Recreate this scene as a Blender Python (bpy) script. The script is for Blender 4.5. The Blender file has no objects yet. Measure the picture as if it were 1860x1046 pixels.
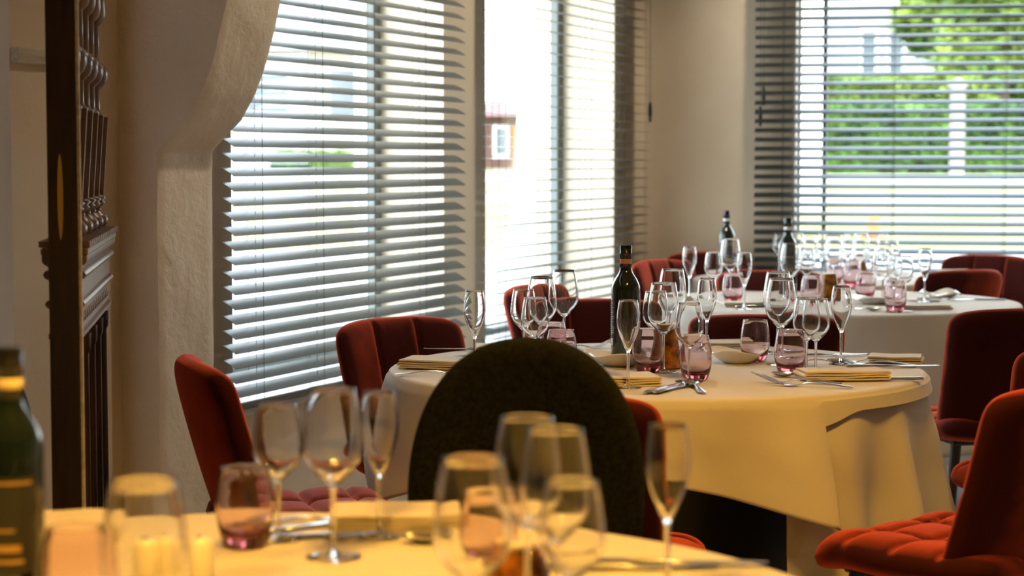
import bpy, math, random
from mathutils import Vector, Matrix, noise
random.seed(7)
PI = math.pi
sc = bpy.context.scene
col = sc.collection

# ------------------------------------------------------------------ camera
PITCH = math.radians(3.68)
FPX = 3500.0
CAMZ = 1.265
TOP = 0.75            # table top height
cam_d = bpy.data.cameras.new('camera')
cam_d.sensor_width = 36.0
cam_d.lens = FPX / 1860 * 36
cam = bpy.data.objects.new('camera', cam_d)
cam.location = (0, 0, CAMZ)
cam.rotation_euler = (PI / 2 - PITCH, 0, 0)
cam_d.dof.use_dof = True
cam_d.dof.focus_distance = 4.85
cam_d.dof.aperture_fstop = 4.0
cam_d.clip_end = 500
col.objects.link(cam)
sc.camera = cam

# ------------------------------------------------------------------ world, sun, exposure
w = bpy.data.worlds.new('sky')
sc.world = w
w.use_nodes = True
nt = w.node_tree
nt.nodes.clear()
wo = nt.nodes.new('ShaderNodeOutputWorld')
bg = nt.nodes.new('ShaderNodeBackground')
tc = nt.nodes.new('ShaderNodeTexCoord')
sp = nt.nodes.new('ShaderNodeSeparateXYZ')
rp = nt.nodes.new('ShaderNodeValToRGB')
rp.color_ramp.elements[0].position = 0.0
rp.color_ramp.elements[0].color = (0.92, 0.96, 1.0, 1)
rp.color_ramp.elements[1].position = 0.9
rp.color_ramp.elements[1].color = (0.62, 0.78, 1.0, 1)
nt.links.new(tc.outputs['Generated'], sp.inputs[0])
nt.links.new(sp.outputs['Z'], rp.inputs[0])
nt.links.new(rp.outputs[0], bg.inputs[0])
nt.links.new(bg.outputs[0], wo.inputs[0])
bg.inputs[1].default_value = 7.0
sund = bpy.data.lights.new('sun', 'SUN')
sund.energy = 4.0
sund.angle = math.radians(4)
sund.color = (1.0, 0.94, 0.84)
sun = bpy.data.objects.new('sun', sund)
sun.rotation_euler = (math.radians(48), 0, math.radians(28))   # from behind the camera, over the roof
col.objects.link(sun)
sc.view_settings.view_transform = 'Standard'
sc.view_settings.look = 'None'
sc.view_settings.exposure = 0.45
sc.view_settings.gamma = 1.0
sc.view_settings.use_curve_mapping = False
sc.cycles.max_bounces = 14
sc.cycles.transmission_bounces = 12
sc.cycles.glossy_bounces = 6
sc.cycles.diffuse_bounces = 5
sc.cycles.transparent_max_bounces = 24
sc.cycles.caustics_refractive = True
sc.cycles.caustics_reflective = False
sc.cycles.sample_clamp_indirect = 300.0
sc.cycles.blur_glossy = 0.5
LAMP_W = 18.0          # watts per bulb of the hanging lamp
FILL_W = 11.0         # base watts per unseen fill light added at the ceiling
LAMP_COL = (1.0, 0.52, 0.075)
FILL_COL = (1.0, 0.85, 0.64)

# ------------------------------------------------------------------ geometry of the picture -> places
def ang(py):
    return PITCH + math.atan((py - 523.0) / FPX)
def on_plane(px, py, z=TOP):
    y = (CAMZ - z) / math.tan(ang(py))
    return ((px - 930.0) / FPX * y * 1.0, y)
def by_top(px, topy, h, z=TOP):
    y = (CAMZ - z - h) / math.tan(ang(topy))
    return ((px - 930.0) / FPX * y, y)

# ------------------------------------------------------------------ materials
def mat(name, color, rough=0.6, **kw):
    m = bpy.data.materials.new(name)
    m.use_nodes = True
    b = m.node_tree.nodes['Principled BSDF']
    b.inputs['Base Color'].default_value = (*color, 1)
    b.inputs['Roughness'].default_value = rough
    for k, v in kw.items():
        b.inputs[k.replace('_', ' ')].default_value = v
    return m
def N(m, t, **kw):
    n = m.node_tree.nodes.new(t)
    for k, v in kw.items():
        if k in n.inputs: n.inputs[k].default_value = v
        else: setattr(n, k, v)
    return n
def bump(m, scale, strength, detail=4, dist=0.01, coord='Object', rough=0.5, distort=0.0, kind='noise', stretch=None):
    t = m.node_tree
    b = t.nodes['Principled BSDF']
    c = N(m, 'ShaderNodeTexCoord')
    n = N(m, 'ShaderNodeTexNoise')
    n.inputs['Scale'].default_value = scale
    n.inputs['Detail'].default_value = detail
    n.inputs['Roughness'].default_value = rough
    n.inputs['Distortion'].default_value = distort
    src = c.outputs[coord]
    if stretch:
        mp = N(m, 'ShaderNodeMapping'); mp.inputs['Scale'].default_value = stretch
        t.links.new(src, mp.inputs[0]); src = mp.outputs[0]
    t.links.new(src, n.inputs['Vector'])
    bp = N(m, 'ShaderNodeBump')
    bp.inputs['Strength'].default_value = strength
    bp.inputs['Distance'].default_value = dist
    t.links.new(n.outputs['Fac'], bp.inputs['Height'])
    if b.inputs['Normal'].is_linked:
        t.links.new(b.inputs['Normal'].links[0].from_socket, bp.inputs['Normal'])
    t.links.new(bp.outputs[0], b.inputs['Normal'])
    return n
def vary(m, c1, c2, scale, detail=3, stretch=None, lo=0.35, hi=0.65, distort=0.0, coord='Object'):
    t = m.node_tree
    c = N(m, 'ShaderNodeTexCoord')
    n = N(m, 'ShaderNodeTexNoise')
    n.inputs['Scale'].default_value = scale
    n.inputs['Detail'].default_value = detail
    n.inputs['Distortion'].default_value = distort
    src = c.outputs[coord]
    if stretch:
        mp = N(m, 'ShaderNodeMapping'); mp.inputs['Scale'].default_value = stretch
        t.links.new(src, mp.inputs[0]); src = mp.outputs[0]
    t.links.new(src, n.inputs['Vector'])
    r = N(m, 'ShaderNodeValToRGB')
    r.color_ramp.elements[0].position = lo; r.color_ramp.elements[0].color = (*c1, 1)
    r.color_ramp.elements[1].position = hi; r.color_ramp.elements[1].color = (*c2, 1)
    t.links.new(n.outputs['Fac'], r.inputs[0])
    t.links.new(r.outputs[0], t.nodes['Principled BSDF'].inputs['Base Color'])

M = {}
M['plaster'] = mat('plaster', (0.72, 0.61, 0.46), 0.75)
vary(M['plaster'], (0.69, 0.58, 0.435), (0.75, 0.64, 0.49), 2.5)
bump(M['plaster'], 60, 0.25, dist=0.004)
M['rough_plaster'] = mat('rough_plaster', (0.60, 0.50, 0.36), 0.7)
vary(M['rough_plaster'], (0.69, 0.60, 0.46), (0.76, 0.66, 0.52), 3)
bump(M['rough_plaster'], 10, 0.4, dist=0.02, distort=0.4)
bump(M['rough_plaster'], 34, 0.45, dist=0.006, distort=0.8)
M['white_plaster'] = mat('white_plaster', (0.80, 0.79, 0.74), 0.8)
bump(M['white_plaster'], 25, 0.4, dist=0.01)
M['ceiling'] = mat('ceiling_paint', (0.72, 0.66, 0.56), 0.8)
M['floor'] = mat('floor_stone', (0.42, 0.37, 0.30), 0.45)
vary(M['floor'], (0.36, 0.31, 0.25), (0.50, 0.45, 0.37), 3)
M['frame'] = mat('window_frame_grey', (0.16, 0.18, 0.17), 0.4)
M['frame_white'] = mat('window_frame_white', (0.80, 0.82, 0.80), 0.45)
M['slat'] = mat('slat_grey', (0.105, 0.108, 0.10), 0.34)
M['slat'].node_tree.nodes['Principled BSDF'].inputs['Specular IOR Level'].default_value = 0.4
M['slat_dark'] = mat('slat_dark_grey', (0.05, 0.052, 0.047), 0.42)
M['cord'] = mat('blind_cord', (0.06, 0.06, 0.055), 0.8)
M['cloth'] = mat('linen', (0.60, 0.55, 0.475), 0.75, Sheen_Weight=0.15)
t_ = M['cloth'].node_tree
def weave(m, s=900, st=0.25):
    t = m.node_tree
    c = N(m, 'ShaderNodeTexCoord')
    a = N(m, 'ShaderNodeTexWave'); a.bands_direction = 'X'; a.inputs['Scale'].default_value = s / 6
    b2 = N(m, 'ShaderNodeTexWave'); b2.bands_direction = 'Z'; b2.inputs['Scale'].default_value = s / 6
    t.links.new(c.outputs['Object'], a.inputs[0]); t.links.new(c.outputs['Object'], b2.inputs[0])
    ad = N(m, 'ShaderNodeMath', operation='ADD')
    t.links.new(a.outputs['Fac'], ad.inputs[0]); t.links.new(b2.outputs['Fac'], ad.inputs[1])
    bp = N(m, 'ShaderNodeBump'); bp.inputs['Strength'].default_value = st; bp.inputs['Distance'].default_value = 0.0006
    t.links.new(ad.outputs[0], bp.inputs['Height'])
    t.links.new(bp.outputs[0], t.nodes['Principled BSDF'].inputs['Normal'])
weave(M['cloth'])
bump(M['cloth'], 6, 0.18, dist=0.02, detail=2)
M['napkin'] = mat('napkin_linen', (0.62, 0.54, 0.42), 0.8, Sheen_Weight=0.1)
bump(M['napkin'], 30, 0.15, dist=0.004)
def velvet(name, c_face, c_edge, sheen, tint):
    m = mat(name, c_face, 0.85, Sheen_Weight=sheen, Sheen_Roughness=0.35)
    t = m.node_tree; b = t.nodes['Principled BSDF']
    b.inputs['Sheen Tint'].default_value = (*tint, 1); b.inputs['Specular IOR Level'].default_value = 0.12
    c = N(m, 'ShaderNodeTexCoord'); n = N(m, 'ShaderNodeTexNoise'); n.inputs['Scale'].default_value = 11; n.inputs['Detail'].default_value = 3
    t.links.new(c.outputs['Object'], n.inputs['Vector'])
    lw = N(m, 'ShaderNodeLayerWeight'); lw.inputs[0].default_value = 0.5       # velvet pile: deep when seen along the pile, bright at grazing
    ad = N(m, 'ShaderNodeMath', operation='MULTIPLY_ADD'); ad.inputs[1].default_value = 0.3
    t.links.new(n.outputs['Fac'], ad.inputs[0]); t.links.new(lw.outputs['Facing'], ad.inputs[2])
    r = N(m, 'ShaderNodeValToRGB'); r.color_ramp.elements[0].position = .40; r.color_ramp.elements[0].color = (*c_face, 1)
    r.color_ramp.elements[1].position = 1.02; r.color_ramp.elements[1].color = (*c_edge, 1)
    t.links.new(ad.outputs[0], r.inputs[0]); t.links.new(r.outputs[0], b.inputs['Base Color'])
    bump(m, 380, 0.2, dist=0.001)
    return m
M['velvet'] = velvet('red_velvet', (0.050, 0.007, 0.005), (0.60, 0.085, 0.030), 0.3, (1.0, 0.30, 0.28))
M['velvet_daylit'] = velvet('daylit_red_velvet', (0.12, 0.03, 0.04), (0.34, 0.10, 0.12), 0.5, (0.9, 0.5, 0.6))  # red velvet again, with the plum cast of daylight put into its colour
M['black_fabric'] = mat('black_fabric', (0.006, 0.006, 0.004), 0.95, Specular_IOR_Level=0.1)
vary(M['black_fabric'], (0.004, 0.004, 0.003), (0.012, 0.012, 0.006), 160, detail=2)
M['black_metal'] = mat('black_metal', (0.012, 0.012, 0.013), 0.4)
M['steel'] = mat('cutlery_steel', (0.62, 0.60, 0.57), 0.22, Metallic=1.0)
M['china'] = mat('white_china', (0.82, 0.79, 0.73), 0.18)
M['amber'] = mat('amber_glass', (0.30, 0.09, 0.012), 0.1, Transmission_Weight=0.35, IOR=1.45)
vary(M['amber'], (0.12, 0.03, 0.006), (0.55, 0.22, 0.03), 40, detail=3)
M['wax'] = mat('cream_wax', (0.80, 0.66, 0.42), 0.5, Subsurface_Weight=0.1)
M['bottle'] = mat('dark_green_glass', (0.006, 0.012, 0.008), 0.06, Coat_Weight=0.6)
M['capsule'] = mat('black_capsule', (0.01, 0.01, 0.011), 0.25)
M['band_orange'] = mat('orange_paper', (0.62, 0.30, 0.12), 0.5)
M['band_cream'] = mat('cream_paper', (0.80, 0.66, 0.36), 0.5)
M['band_white'] = mat('white_paper', (0.75, 0.78, 0.82), 0.5)
M['label_dark'] = mat('dark_label', (0.02, 0.022, 0.02), 0.5)
M['label_gold'] = mat('gold_print', (0.55, 0.33, 0.08), 0.35, Metallic=0.4)
M['print'] = mat('pale_print', (0.55, 0.55, 0.5), 0.6)
def glassmat(name, color, ior=1.45, dens=0.0):
    m = bpy.data.materials.new(name); m.use_nodes = True
    t = m.node_tree; t.nodes.clear()
    o = t.nodes.new('ShaderNodeOutputMaterial')
    g = t.nodes.new('ShaderNodeBsdfGlass'); g.inputs['Color'].default_value = (*color, 1)
    g.inputs['IOR'].default_value = ior; g.inputs['Roughness'].default_value = 0.0
    t.links.new(g.outputs[0], o.inputs['Surface'])
    if dens:
        v = t.nodes.new('ShaderNodeVolumeAbsorption')
        v.inputs['Color'].default_value = (0.76, 0.36, 0.38, 1); v.inputs['Density'].default_value = dens
        t.links.new(v.outputs[0], o.inputs['Volume'])
    return m
M['glass'] = glassmat('clear_glass', (0.99, 0.99, 0.99))
M['plum_glass'] = glassmat('plum_glass', (0.97, 0.93, 0.94), dens=60)
def panemat():
    m = bpy.data.materials.new('window_glass'); m.use_nodes = True
    t = m.node_tree; t.nodes.clear()
    o = t.nodes.new('ShaderNodeOutputMaterial')
    a = t.nodes.new('ShaderNodeBsdfTransparent'); a.inputs[0].default_value = (0.93, 0.96, 0.95, 1)
    g = t.nodes.new('ShaderNodeBsdfGlossy'); g.inputs['Roughness'].default_value = 0.02
    lw = t.nodes.new('ShaderNodeLayerWeight'); lw.inputs[0].default_value = 0.5
    pw = t.nodes.new('ShaderNodeMath'); pw.operation = 'POWER'; pw.inputs[1].default_value = 5.0
    f = t.nodes.new('ShaderNodeMath'); f.operation = 'MULTIPLY_ADD'; f.inputs[1].default_value = 0.9; f.inputs[2].default_value = 0.03
    t.links.new(lw.outputs['Facing'], pw.inputs[0]); t.links.new(pw.outputs[0], f.inputs[0])
    x = t.nodes.new('ShaderNodeMixShader')
    t.links.new(f.outputs[0], x.inputs[0]); t.links.new(a.outputs[0], x.inputs[1]); t.links.new(g.outputs[0], x.inputs[2])
    t.links.new(x.outputs[0], o.inputs[0])
    return m
M['pane'] = panemat()
M['dark_wood'] = mat('dark_stained_wood', (0.02, 0.01, 0.006), 0.4)
vary(M['dark_wood'], (0.010, 0.006, 0.004), (0.040, 0.016, 0.008), 12, stretch=(6, 6, 0.7), lo=0.3, hi=0.75)
bump(M['dark_wood'], 30, 0.2, dist=0.002, stretch=(5, 5, 0.4))
M['carved_wood'] = mat('carved_brown_wood', (0.15, 0.09, 0.06), 0.30)
vary(M['carved_wood'], (0.10, 0.055, 0.035), (0.22, 0.14, 0.095), 14, stretch=(5, 5, 0.6), lo=0.3, hi=0.7)
bump(M['carved_wood'], 40, 0.25, dist=0.002, stretch=(4, 4, 0.5))
M['grey_wood'] = mat('bare_grey_wood', (0.36, 0.31, 0.23), 0.7)
vary(M['grey_wood'], (0.40, 0.36, 0.27), (0.58, 0.52, 0.40), 18, stretch=(0.5, 4, 4))
M['worn'] = mat('worn_yellow_timber', (0.50, 0.30, 0.06), 0.6)
M['ceramic'] = mat('shaker_ceramic', (0.85, 0.80, 0.70), 0.3)
M['brass'] = mat('lamp_brass', (0.5, 0.32, 0.12), 0.3, Metallic=1.0)
# outdoors
M['grass'] = mat('lawn', (0.30, 0.33, 0.05), 0.9)
vary(M['grass'], (0.19, 0.19, 0.04), (0.33, 0.26, 0.10), 0.9, detail=5)
M['paving'] = mat('pale_paving', (0.62, 0.60, 0.56), 0.85)
vary(M['paving'], (0.30, 0.29, 0.28), (0.40, 0.37, 0.35), 1.2)
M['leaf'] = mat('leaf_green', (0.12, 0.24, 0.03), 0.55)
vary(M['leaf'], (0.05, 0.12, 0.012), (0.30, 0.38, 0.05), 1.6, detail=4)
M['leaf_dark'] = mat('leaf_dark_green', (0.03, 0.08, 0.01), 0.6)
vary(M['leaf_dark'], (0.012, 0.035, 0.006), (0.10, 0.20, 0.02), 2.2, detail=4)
M['bark'] = mat('bark', (0.12, 0.08, 0.05), 0.9)
M['house_white'] = mat('pale_render', (0.34, 0.37, 0.42), 0.85)
M['house_cream'] = mat('cream_render', (0.46, 0.41, 0.36), 0.85)
M['brick'] = mat('brick_wall', (0.10, 0.045, 0.035), 0.85)
M['roof_red'] = mat('red_roof_tiles', (0.20, 0.07, 0.065), 0.75)
M['roof_grey'] = mat('grey_roof_tiles', (0.22, 0.23, 0.28), 0.7)
M['win_dark'] = mat('far_window_glass', (0.10, 0.12, 0.14), 0.08)
M['orange'] = mat('orange_plastic', (0.85, 0.22, 0.03), 0.5)
M['post'] = mat('cream_post', (0.30, 0.26, 0.21), 0.7)

# ------------------------------------------------------------------ mesh helpers
class MB:
    def __init__(s): s.v = []; s.f = []
    def add(s, vs, fs):
        o = len(s.v); s.v += [tuple(v) for v in vs]; s.f += [tuple(i + o for i in f) for f in fs]; return s
    def box(s, x0, x1, y0, y1, z0, z1, bev=0.0):
        if bev <= 0:
            vs = [(x, y, z) for z in (z0, z1) for y in (y0, y1) for x in (x0, x1)]
            return s.add(vs, [(0, 2, 3, 1), (4, 5, 7, 6), (0, 1, 5, 4), (2, 6, 7, 3), (0, 4, 6, 2), (1, 3, 7, 5)])
        b = bev
        def ring(z, i):
            return [(x0 + i, y0 + b, z), (x0 + b, y0 + i, z), (x1 - b, y0 + i, z), (x1 - i, y0 + b, z),
                    (x1 - i, y1 - b, z), (x1 - b, y1 - i, z), (x0 + b, y1 - i, z), (x0 + i, y1 - b, z)]
        vs = ring(z0, b * .99) + ring(z0 + b, 0) + ring(z1 - b, 0) + ring(z1, b * .99)
        fs = [tuple(reversed(range(8))), tuple(range(24, 32))]
        for k in range(3):
            for i in range(8):
                j = (i + 1) % 8
                fs.append((k * 8 + i, k * 8 + j, (k + 1) * 8 + j, (k + 1) * 8 + i))
        return s.add(vs, fs)
    def lathe(s, prof, n=32, cx=0, cy=0, cap0=False, cap1=False, rf=None):
        o = len(s.v)
        for (r, z) in prof:
            for i in range(n):
                a = 2 * PI * i / n
                k = rf(a, r, z) if rf else (r, z)
                s.v.append((cx + k[0] * math.cos(a), cy + k[0] * math.sin(a), k[1]))
        m = len(prof)
        for j in range(m - 1):
            for i in range(n):
                i2 = (i + 1) % n
                s.f.append((o + j * n + i, o + j * n + i2, o + (j + 1) * n + i2, o + (j + 1) * n + i))
        if cap0: s.f.append(tuple(o + i for i in reversed(range(n))))
        if cap1: s.f.append(tuple(o + (m - 1) * n + i for i in range(n)))
        return s
    def tube(s, pts, r, n=8, r2=None):
        pts = [Vector(p) for p in pts]; o = len(s.v); L = len(pts)
        for k, p in enumerate(pts):
            d = (pts[min(k + 1, L - 1)] - pts[max(k - 1, 0)]).normalized()
            up = Vector((0, 0, 1)) if abs(d.z) < 0.9 else Vector((1, 0, 0))
            a = d.cross(up).normalized(); b = a.cross(d).normalized()
            rr = r if r2 is None else r + (r2 - r) * k / (L - 1)
            for i in range(n):
                t = 2 * PI * i / n
                s.v.append(tuple(p + a * rr * math.cos(t) + b * rr * math.sin(t)))
        for k in range(L - 1):
            for i in range(n):
                j = (i + 1) % n
                s.f.append((o + k * n + i, o + k * n + j, o + (k + 1) * n + j, o + (k + 1) * n + i))
        s.f.append(tuple(o + i for i in range(n))[::-1]); s.f.append(tuple(o + (L - 1) * n + i for i in range(n)))
        return s
    def prism(s, outline, y0, y1):      # outline in (x, z), extruded along y
        n = len(outline); o = len(s.v)
        s.v += [(x, y0, z) for x, z in outline] + [(x, y1, z) for x, z in outline]
        s.f.append(tuple(o + i for i in range(n))); s.f.append(tuple(o + n + i for i in reversed(range(n))))
        for i in range(n):
            j = (i + 1) % n
            s.f.append((o + i, o + n + i, o + n + j, o + j))
        return s
    def mesh(s, name, m, smooth=False, auto=None):
        me = bpy.data.meshes.new(name); me.from_pydata(s.v, [], s.f); me.validate(); me.update()
        import bmesh
        b = bmesh.new(); b.from_mesh(me); bmesh.ops.recalc_face_normals(b, faces=b.faces); b.to_mesh(me); b.free()
        if smooth:
            me.polygons.foreach_set('use_smooth', [True] * len(me.polygons))
            if auto: me.set_sharp_from_angle(angle=math.radians(auto))
        me.materials.append(m if not isinstance(m, str) else M[m])
        return me
    def build(s, name, m, parent=None, smooth=False, auto=None, loc=(0, 0, 0), rz=0):
        return link(name, s.mesh(name, m, smooth, auto), parent, loc, rz)
def link(name, me, parent=None, loc=(0, 0, 0), rz=0, rot=None):
    o = bpy.data.objects.new(name, me); col.objects.link(o); o.parent = parent
    o.location = loc; o.rotation_euler = rot if rot else (0, 0, rz)
    return o
def tag(o, label, cat, group=None):
    o['label'] = label; o['category'] = cat
    if group: o['group'] = group
    return o
def empty(name, loc=(0, 0, 0), rz=0):
    o = bpy.data.objects.new(name, None); col.objects.link(o); o.location = loc; o.rotation_euler = (0, 0, rz)
    o.empty_display_size = 0.05
    return o
def struct(o): o['kind'] = 'structure'; return o
def copy_tree(o, parent=None):
    c = o.copy(); col.objects.link(c)
    if parent: c.parent = parent
    for ch in list(o.children): copy_tree(ch, c)
    return c

# ------------------------------------------------------------------ the room shell
WO = Vector((-0.895, 6.0)); WD = Vector((0.387, 0.922)).normalized(); WR = math.atan2(WD.y, WD.x)
WN = Vector((-WD.y, WD.x))                 # outward from the room
BO = WO + WD * 4.035; BD = Vector((1, -0.20)).normalized(); BR = math.atan2(BD.y, BD.x)
BN = Vector((-BD.y, BD.x))
def wl(s, d=0, z=0): p = WO + WD * s + WN * d; return (p.x, p.y, z)
def bl(s, d=0, z=0): p = BO + BD * s + BN * d; return (p.x, p.y, z)
CEIL = 2.75; SILL = 0.50; HEAD = 2.45; TH = 0.30; TO = 0.47; TL = 0.40; TLO = 0.48

def wall_with_holes(s0, s1, y0, y1, holes, z1=CEIL):
    m = MB(); s = s0
    for (a, b, zb, zt) in holes:
        m.box(s, a, y0, y1, 0, z1)
        m.box(a, b, y0, y1, 0, zb); m.box(a, b, y0, y1, zt, z1)
        s = b
    m.box(s, s1, y0, y1, 0, z1)
    return m
H1 = (0.043, 1.80, SILL, HEAD); H2 = (2.034, 3.582, SILL, HEAD)
m = MB()
def full(pts):
    n = len(pts)
    m.add([(x, y, 0) for x, y in pts] + [(x, y, CEIL) for x, y in pts],
          [tuple(reversed(range(n))), tuple(range(n, 2 * n))] + [(i, (i + 1) % n, n + (i + 1) % n, n + i) for i in range(n)])
full([(-1.056, 0), (H1[0], 0), (H1[0], TL), (-1.056, TL)])
full([(H1[1], .08), (1.93, 0), (H2[0], 0), (H2[0], TL), (H1[1], TL)])          # splayed pier between the windows
full([(H2[1], 0), (4.5, 0), (4.5, TL), (H2[1], TL)])
for h_ in (H1, H2):
    m.box(h_[0], h_[1], 0, TL, 0, SILL); m.box(h_[0], h_[1], 0, TL, HEAD, CEIL)
o = struct(m.build('wall_left', 'plaster', loc=(WO.x, WO.y, 0), rz=WR))
# outer white skin of the same wall, with a flared buttress beside the second window
m = wall_with_holes(-1.056, 4.5, TL + .002, TLO, [H1, H2])
struct(m.build('wall_left_outside', 'white_plaster', loc=(WO.x, WO.y, 0), rz=WR))
m = MB()
pr = [(0.0, -0.4), (0.36, -0.4), (0.22, 0.3), (0.12, 0.75), (0.05, 1.15), (0.02, 1.6), (0.0, 2.2)]
n_ = len(pr)
m.add([(3.585, TLO + a, z) for a, z in pr] + [(3.95, TLO + a, z) for a, z in pr],
      [tuple(range(n_)), tuple(reversed(range(n_, 2 * n_)))] + [(i, (i + 1) % n_, n_ + (i + 1) % n_, n_ + i) for i in range(n_)])
struct(m.build('wall_left_buttress', 'white_plaster', loc=(WO.x, WO.y, 0), rz=WR))
# near end: doorway niche set back, then the wall goes on behind the frame
m = MB().box(-6.5, -1.056, 0.16, TH, 0, CEIL)
struct(m.build('wall_left_recess', 'plaster', loc=(WO.x, WO.y, 0), rz=WR))
tag(MB().box(-1.05, -0.80, -0.022, 0.01, 1.527, 1.568, 0.003).build('timber_beam_end', 'grey_wood', loc=(WO.x, WO.y, 0), rz=WR),
    'short bare grey timber set in the plaster wall left of the carved screen', 'beam')
# back wall
HB = (0.751, 3.6, 0.62, HEAD)
struct(wall_with_holes(-0.35, 5.2, 0, TH, [HB]).build('wall_back', 'plaster', loc=(BO.x, BO.y, 0), rz=BR))
struct(wall_with_holes(-0.35, 5.2, TH + .002, TO, [HB]).build('wall_back_outside', 'white_plaster', loc=(BO.x, BO.y, 0), rz=BR))
struct(MB().box(5.4, 5.6, -4, 11, 0, CEIL).build('wall_right', 'plaster'))
struct(MB().box(-6, 5.6, -4.2, -4, 0, CEIL).build('wall_behind', 'plaster'))
def poly_slab(name, pts, z0, z1, mt):
    m = MB(); n = len(pts)
    m.add([(x, y, z0) for x, y in pts] + [(x, y, z1) for x, y in pts],
          [tuple(reversed(range(n))), tuple(range(n, 2 * n))] + [(i, (i + 1) % n, n + (i + 1) % n, n + i) for i in range(n)])
    return struct(m.build(name, mt))
a = wl(-12, 0.3); b = wl(4.3, 0.3); c = bl(5.0, 0.3)
room = [(a[0], a[1]), (5.5, -4.1), (5.5, c[1]), (c[0], c[1]), (b[0], b[1])]
room = [(wl(-11.5, .3)[0], wl(-11.5, .3)[1]), (5.5, -4.6), (5.5, 9.2), (bl(.1, .3)[0], bl(.1, .3)[1])]
poly_slab('floor', room, -0.1, 0.0, 'floor')
poly_slab('ceiling', room, CEIL, CEIL + 0.2, 'ceiling')
struct(MB().box(-12.0, -6.5, 0.16, TH, 0, CEIL).build('wall_left_far', 'plaster', loc=(WO.x, WO.y, 0), rz=WR))

# plastered pier with its corbelled arch, standing out of the window wall
def pier():
    prof = [(0.133, 0.0), (0.133, 0.4), (0.133, 0.8), (0.133, 1.10), (0.133, 1.295), (0.136, 1.303), (0.184, 1.346), (0.238, 1.393), (0.2835, 1.468),
            (0.310, 1.53), (0.3276, 1.58), (0.350, 1.65), (0.367, 1.716), (0.385, 1.85), (0.40, 2.05), (0.43, 2.3), (0.5, 2.5), (0.62, 2.65), (0.8, 2.75)]
    s0, s1 = -0.569, -0.281
    fine = []
    for (p, z), (p2, z2) in zip(prof[:-1], prof[1:]):
        k = max(1, int(math.hypot(p2 - p, z2 - z) / 0.02))
        fine += [(p + (p2 - p) * i / k, z + (z2 - z) * i / k) for i in range(k)]
    fine.append(prof[-1])
    m = MB(); nn = 16; L = len(fine)
    # front face (strip from the wall to the profile), intrados, back face
    def wob(s, z): return 0.0045 * noise.noise((s * 9, z * 7, 3.1)) + 0.0025 * noise.noise((s * 26, z * 22, 1.1))
    grid = []
    for (p, z) in fine:
        row = [(s0, 0.0, z)]
        for q in (0.25, 0.5, 0.75, 0.9): row.append((s0, -p * q, z))
        e = 0.006
        for i in range(nn + 1):
            s = s0 + (s1 - s0) * i / nn
            inset = e * (1 - math.sqrt(max(0, 1 - (1 - min(1, min(i, nn - i) / 1.5)) ** 2)))
            row.append((s, -(p - inset + wob(s, z)), z + 0.0 * s))
        for q in (0.9, 0.5): row.append((s1, -p * q, z))
        row.append((s1, 0.0, z))
        grid.append(row)
    W = len(grid[0])
    vs = [v for r in grid for v in r]
    fs = [(j * W + i, j * W + i + 1, (j + 1) * W + i + 1, (j + 1) * W + i) for j in range(L - 1) for i in range(W - 1)]
    m.add(vs, fs)
    return m
struct(pier().build('wall_left_pier', 'rough_plaster', loc=(WO.x, WO.y, 0), rz=WR, smooth=True, auto=32))

def window(name, H, loc, rz, mt, mull=(), y0=0.27, y1=0.31, fw=0.05, lw=None):
    a, b, z0, z1 = H; lw = lw or fw
    m = MB().box(a, a + lw, y0, y1, z0, z1, .004).box(b - fw, b, y0, y1, z0, z1, .004)
    m.box(a, b, y0, y1, z0, z0 + fw, .004).box(a, b, y0, y1, z1 - fw, z1, .004)
    for s in mull: m.box(s - .02, s + .02, y0, y1, z0, z1, .004)
    o = struct(m.build(name, mt, loc=loc, rz=rz))
    p = MB().box(a + .02, b - .02, (y0 + y1) / 2 - .003, (y0 + y1) / 2 + .003, z0 + .02, z1 - .02).build('pane', 'pane', o)
    MB().box(a - .0, b + .0, -0.03, y0, z0 - .03, z0 + .006, .004).build('sill', 'frame_white', o)
    return o
window('window_1', H1, (WO.x, WO.y, 0), WR, 'frame', y0=0.36, y1=0.40)
window('window_2', H2, (WO.x, WO.y, 0), WR, 'frame')
wb = window('window_3', HB, (BO.x, BO.y, 0), BR, 'frame', mull=(2.0,), lw=0.012)
MB().box(0.873, 0.895, 0.26, 0.32, HB[2], HB[3], .003).build('mullion', 'frame', wb)

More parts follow.
